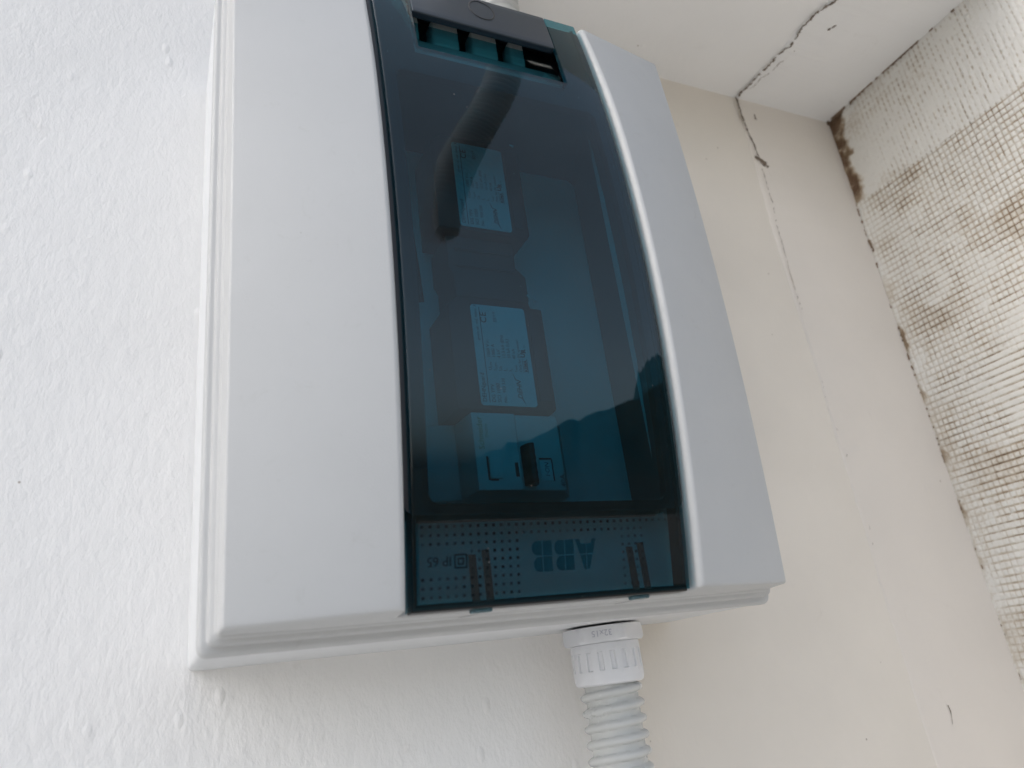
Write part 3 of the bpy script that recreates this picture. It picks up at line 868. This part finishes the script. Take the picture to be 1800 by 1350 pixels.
def surge(z0, label):
    t = thing("surge_protector", (0, 0, 0), label, "surge protector", "red surge protectors behind the tinted door")
    bm = bmesh.new()
    x0, x1 = 105.6, 155.5
    prof = [(x0, z0 - 1.8), (x1 - 1.5, z0 - 2.6), (x1 + 0.6, z0 - 0.4), (x1 + 0.6, z0 + 53.0), (x1 - 5.5, z0 + 53.2), (x1 - 6, z0 + 56), (x0 + 6, z0 + 56), (x0, z0 + 51)]
    a = [bm.verts.new((x, YF, z)) for x, z in prof]; b = [bm.verts.new((x, -43.5, z)) for x, z in prof]
    bm.faces.new(a)
    for i in range(len(a)): bm.faces.new((a[i], a[(i + 1) % len(a)], b[(i + 1) % len(a)], b[i]))
    bmesh.ops.recalc_face_normals(bm, faces=bm.faces[:])
    sharp_bevel(bm, 0.8, 40, 2)
    mobj("body", bm, M_red, t, smooth=40)
    bm = bmesh.new()
    L0, L1, X0, X1 = z0, z0 + 52.0, 117.2, 145.9
    pl = rrect(X0, X1, L0, L1, 1.6, 4)
    f = [bm.verts.new((x, YF - 0.35, z)) for x, z in pl]; bk = [bm.verts.new((x, YF - 0.05, z)) for x, z in pl]
    bm.faces.new(f)
    for i in range(len(f)): bm.faces.new((f[i], f[(i + 1) % len(f)], bk[(i + 1) % len(f)], bk[i]))
    lab = mobj("label", bm, M_label, t)
    bm = text_mesh(label_items(52))
    box(bm, 1.4, 50.5, -4.55, -4.25, -0.02, 0.02)          # rule under the heading
    for (u, v, du, dv) in ((17.3, -26.4, 7.2, 0.2), (17.3, -24.0, 7.2, 0.2)): box(bm, u, u + du, v, v + dv, -0.02, 0.02)
    box(bm, 43.0, 45.7, -12.8, -12.6, -0.02, 0.02); 
    for s_ in (((0.6, -22.8), (3.9, -21.0), (3.4, -21.9)), ((13.0, -19.4), (17.0, -17.6), (13.6, -18.6))):
        flat_poly(bm, s_)
    xform(bm, RIGHT, UP, (X0, YF - 0.42, L0))
    mobj("label_print", bm, M_ink, lab)
    # terminal cover beside the label and bright clip at the head
    boxobj("terminal_cover", M_red, t, 147.6, 154.6, YF - 0.9, YF, z0 + 3, z0 + 50, 0.4)
    bm = bmesh.new()
    box(bm, -3.2, 3.2, -0.4, 0.4, -0.5, 0.5, 0.15)
    bm.transform(Matrix.Translation((151.5, YF - 0.3, z0 + 58.6)) @ Matrix.Rotation(math.radians(35), 4, 'Y'))
    mobj("wire_clip", bm, M_white, t)
    return t
surge(98.0, "dark red surge protector with white label directly above the breaker")
surge(194.6, "upper dark red surge protector with white label, nearest the door handle")

# plain grey coupler between the two protectors
t = thing("spacer_module", (0, 0, 0), "plain dark grey module between the two labelled surge protectors", "module")
bm = bmesh.new()
prof = [(112, 156), (152, 156), (152, 171), (147, 176), (147, 190.5), (110, 190.5), (110, 172), (112, 168)]
a = [bm.verts.new((x, -66.5, z)) for x, z in prof]; b = [bm.verts.new((x, -43.5, z)) for x, z in prof]
bm.faces.new(a)
for i in range(len(a)): bm.faces.new((a[i], a[(i + 1) % len(a)], b[(i + 1) % len(a)], b[i]))
bmesh.ops.recalc_face_normals(bm, faces=bm.faces[:])
sharp_bevel(bm, 1.0, 40, 2)
mobj("body", bm, M_grey, t, smooth=40)
boxobj("rib", M_grey, t, 114, 145, -67.6, -66.4, 172.5, 174.0, 0.3)
boxobj("rib", M_grey, t, 114, 145, -67.6, -66.4, 182.0, 183.5, 0.3)

# residual current breaker
t = thing("breaker_switch", (0, 0, 0), "white modular breaker with a black toggle at the foot of the door", "breaker")
bx0, bx1, bz0, bz1 = 111.6, 156.0, 58.4, 94.6
bm = bmesh.new()
prof = [(bx0, YF), (133.2, YF), (133.8, YF + 1.6), (bx1, YF + 1.6), (bx1, YF + 4), (bx1 + 8, YF + 14), (bx1 + 8, -43.5), (bx0 - 16, -43.5), (bx0 - 16, YF + 19), (bx0 - 1.5, YF + 17)]
a = [bm.verts.new((x, y, bz0)) for x, y in prof]; b = [bm.verts.new((x, y, bz1)) for x, y in prof]
bm.faces.new(a); bm.faces.new(b)
for i in range(len(a)): bm.faces.new((a[i], a[(i + 1) % len(a)], b[(i + 1) % len(a)], b[i]))
bmesh.ops.recalc_face_normals(bm, faces=bm.faces[:])
sharp_bevel(bm, 0.6, 40, 2)
body = mobj("body", bm, M_white, t, smooth=40)
# toggle: ribbed black bar across both poles
bm = bmesh.new()
n = 28
prof = [(math.cos(math.radians(a)) * 3.0, -math.sin(math.radians(a)) * 6.5) for a in range(0, 181, 15)]
rows = []
for z in np.linspace(60.5, 79.0, 24):
    s_ = 1.0 + 0.025 * math.sin(z * 6.0)
    rows.append([bm.verts.new((137.6 + px * s_, YF + 1.7 + py * s_, z)) for px, py in prof])
for r0_, r1_ in zip(rows, rows[1:]):
    for i in range(len(prof) - 1): bm.faces.new((r0_[i], r0_[i + 1], r1_[i + 1], r1_[i]))
bm.faces.new(rows[0]); bm.faces.new(rows[-1][::-1])
mobj("toggle", bm, M_black, t, smooth=50)
boxobj("toggle_slot", M_black, t, 130.2, 131.8, YF - 0.25, YF + 0.4, 64.5, 71.0)
bt = boxobj("test_button", M_white, t, 117.5, 123.5, YF - 0.7, YF + 0.2, 63.5, 73.5, 0.4)
bm = bmesh.new(); box(bm, 116.6, 117.5, YF - 0.15, YF + 0.2, 63.0, 73.8); box(bm, 117.5, 121.5, YF - 0.15, YF + 0.2, 62.7, 63.6)
mobj("button_gap", bm, M_black, t)
iw = boxobj("indicator_window", M_label, t, 143.4, 150.0, YF + 1.1, YF + 1.7, 62.8, 72.6, 0.2)
bm = text_mesh([("I·ON", 0.8, -4.9, 3.2, 'LEFT', 0.15)])
xform(bm, RIGHT, UP, (143.0, YF + 1.05, 64.0))
mobj("indicator_print", bm, M_ink, iw)
bm = bmesh.new(); box(bm, 149.4, 150.0, YF + 0.95, YF + 1.2, 62.8, 72.8); box(bm, 143.4, 149.8, YF + 0.95, YF + 1.2, 72.9, 73.6)
mobj("indicator_edge", bm, M_ink, t)
bm = text_mesh([("40A", 0, 0, 3.6)])
xform(bm, RIGHT, UP, (155.6, YF + 1.5, 60.0))
mobj("current_print", bm, M_ink, t)
bm = text_mesh([("Schneider", 0, 0, 3.9, 'LEFT', 0, 0.03), ("Electric", 5.6, -2.4, 2.2)])
xform(bm, RIGHT, UP, (116.4, YF - 0.1, 77.0))
mobj("maker_print", bm, M_greenink, t)

# corrugated tubes
def hose(name, path, rad, pitch, depth, mat, label, cat, flat=0.0, helix=False, n_ang=28, parent=None, group=None, rib=0.5):
    P = [Vector(q) for q in path]
    # Catmull-Rom resample
    pts = []
    for i in range(len(P) - 1):
        p0 = P[max(i - 1, 0)]; p1 = P[i]; p2 = P[i + 1]; p3 = P[min(i + 2, len(P) - 1)]
        L = (p2 - p1).length; k = max(2, int(L / (pitch / 10)))
        for j in range(k):
            t = j / k
            pts.append(0.5 * ((2 * p1) + (p2 - p0) * t + (2 * p0 - 5 * p1 + 4 * p2 - p3) * t * t + (3 * p1 - p0 - 3 * p2 + p3) * t ** 3))
    pts.append(P[-1])
    bm = bmesh.new()
    rings = []; s = 0
    ref = Vector((0.3, 1, 0.1)).normalized()
    for i, q in enumerate(pts):
        if i: s += (q - pts[i - 1]).length
        tg = (pts[min(i + 1, len(pts) - 1)] - pts[max(i - 1, 0)]).normalized()
        u = tg.cross(ref).normalized(); w = tg.cross(u)
        ring = []
        for k in range(n_ang):
            a = 2 * math.pi * k / n_ang
            ph = s / pitch - (k / n_ang if helix else 0)
            fr = abs((ph % 1) - 0.5) * 2            # 0 at rib centre
            h = math.sqrt(max(0.0, 1 - (fr / rib) ** 2)) if fr < rib else 0.0
            r = rad - depth + depth * h
            ring.append(bm.verts.new(q + (u * math.cos(a) + w * math.sin(a)) * r))
        rings.append(ring)
    for a, b in zip(rings, rings[1:]):
        for k in range(n_ang): bm.faces.new((a[k], a[(k + 1) % n_ang], b[(k + 1) % n_ang], b[k]))
    return mobj(name, bm, mat, parent, smooth=60, label=label, cat=cat, group=group)
# dark conduit hanging from the lintel: out of frame, mirrored in the upper half of the door
hose("corrugated_conduit", [(212, -395, 430), (196, -378, 365), (176, -345, 312), (166, -316, 303), (169, -303, 325), (185, -299, 371), (206, -289, 421), (222, -266, 457), (234, -244, 491), (246, -215, 540), (250, -184, 590), (250, -170, 605)], 16.0, 7.0, 3.4, M_hose,
     "grey corrugated conduit hanging from the lintel, mirrored in the upper half of the door", "conduit", rib=0.8)

# terminal strip behind the finger slot
t = thing("terminal_strip", (0, 0, 0), "row of bright round terminals seen through the slot under the door handle", "terminal strip")
boxobj("holder", M_frame, t, 70, 182, -86, -82, 256, 311, 0.5)
boxobj("top_lining", M_frame, t, 70, 182, -103, -82, 308.5, 310.5, 0.3)
for k, (x, w) in enumerate(((91, 8.5), (109.5, 15), (131.5, 15), (150.5, 9))):
    bm = bmesh.new()
    box(bm, x - w / 2, x + w / 2, -96, -86.2, 284.5, 301, 1.8)
    mobj("terminal", bm, M_white, t, smooth=40)
boxobj("ledge", M_lid, t, 79, 175, -97, -86.2, 262, 283, 0.6)

# black wire along the left of the modules
bm = bmesh.new()
cu = [(96, -52, 232), (92, -60, 212), (91, -66, 196), (95, -60, 176), (100, -50, 160)]
bm.free()
hose("wire", cu, 1.9, 4.0, 0.01, M_black, "thin black wire curving beside the upper surge protector", "wire", n_ang=12)

# ------------------------------------------------------------------ cable glands and conduits
GX, GY = 183.0, -34.0
def gland(z0, sgn, label):
    t = thing("cable_gland", (0, 0, 0), label, "cable gland", "grey cable glands on the enclosure")
    bm = bmesh.new()
    # hexagonal flange nut with round chamfer
    def hexr(k, a, r):
        c = math.cos(((a - 0.489) % (math.pi / 3)) - math.pi / 6)
        return min(17.2 / c, r)
    prof = [(14, 0), (18.6, -0.02), (19.1, -0.7), (19.1, -6.2), (18.2, -7.2), (15.5, -7.4)]
    lathe(bm, [(r, z0 + sgn * z) for r, z in prof], GX, GY, 96, hexr)
    nut = mobj("lock_nut", bm, M_gland, t, smooth=25)
    bm = bmesh.new()
    def grip(k, a, r):
        zr = dprof[k][1]
        if -19.15 < zr < -11.15:
            ph = (a * 18 / (2 * math.pi)) % 1
            return r - (0.8 if 0.30 < ph < 0.70 else 0.0)
        return r
    dprof = [(15.2, -7.2), (16.2, -7.5), (16.4, -8.2), (16.4, -11.0), (16.4, -11.3), (16.5, -19.0), (16.5, -19.3), (16.4, -23.0), (15.8, -24.8), (14.5, -25.5), (12, -25.6)]
    lathe(bm, [(r, z0 + sgn * z) for r, z in dprof], GX, GY, 18 * 14, grip)
    dome = mobj("dome_nut", bm, M_gland, t, smooth=25)
    return t, nut, dome
t, nut, dome = gland(-0.2, 1, "grey cable gland screwed into the underside of the box")
# size moulded on the nut, upside down; CE on the dome
def wrap(bm, R, z0, a0):
    """wrap a flat (right, up) drawing round the gland, turned upside down, facing the camera"""
    for v in bm.verts:
        a = a0 - v.co.x / R
        v.co = Vector((GX + R * math.cos(a), GY + R * math.sin(a), z0 - v.co.y))
bm = text_mesh([("32x15", 0, 0, 3.9, 'CENTER')])
fa = math.radians(238)
xform(bm, (math.sin(fa), -math.cos(fa), 0), (0, 0, -1), (GX + 17.28 * math.cos(fa), GY + 17.28 * math.sin(fa), -2.2))
mobj("size_print", bm, plastic("gland_print", (0.42, 0.43, 0.50), 0.5), nut)
bm = text_mesh([("CE", 0, 0, 3.6, 'CENTER')])
wrap(bm, 16.5, -7.9, math.radians(262))
mobj("conformity_mark", bm, plastic("gland_mark", (0.70, 0.71, 0.72), 0.4), dome)
hose("conduit", [(GX, GY, -24), (GX - 0.6, GY, -45), (GX - 2.2, GY - 0.5, -80), (GX - 4, GY - 1, -130), (GX - 4, GY - 2, -220)], 14.7, 6.7, 2.5, M_conduit,
     "light grey spiral conduit hanging below the enclosure", "conduit", helix=True, n_ang=64, rib=0.56, group="light grey spiral conduits")
t, nut, dome = gland(H + 0.2, -1, "grey cable gland on the top of the box, mostly hidden")
hose("conduit", [(GX - 2, GY, H + 24), (GX - 4, GY - 1, H + 50), (GX - 5, GY - 3, H + 75), (GX - 5, GY - 4, ZC + 8)], 14.2, 6.7, 2.2, M_conduit,
     "light grey spiral conduit rising from the box top towards the ceiling", "conduit", helix=True, n_ang=48, rib=0.52, group="light grey spiral conduits")

# ------------------------------------------------------------------ render settings
scene.render.engine = 'CYCLES'
scene.cycles.max_bounces = 12
scene.cycles.transparent_max_bounces = 24
scene.cycles.diffuse_bounces = 5
scene.render.resolution_x = 1024
scene.render.resolution_y = 768
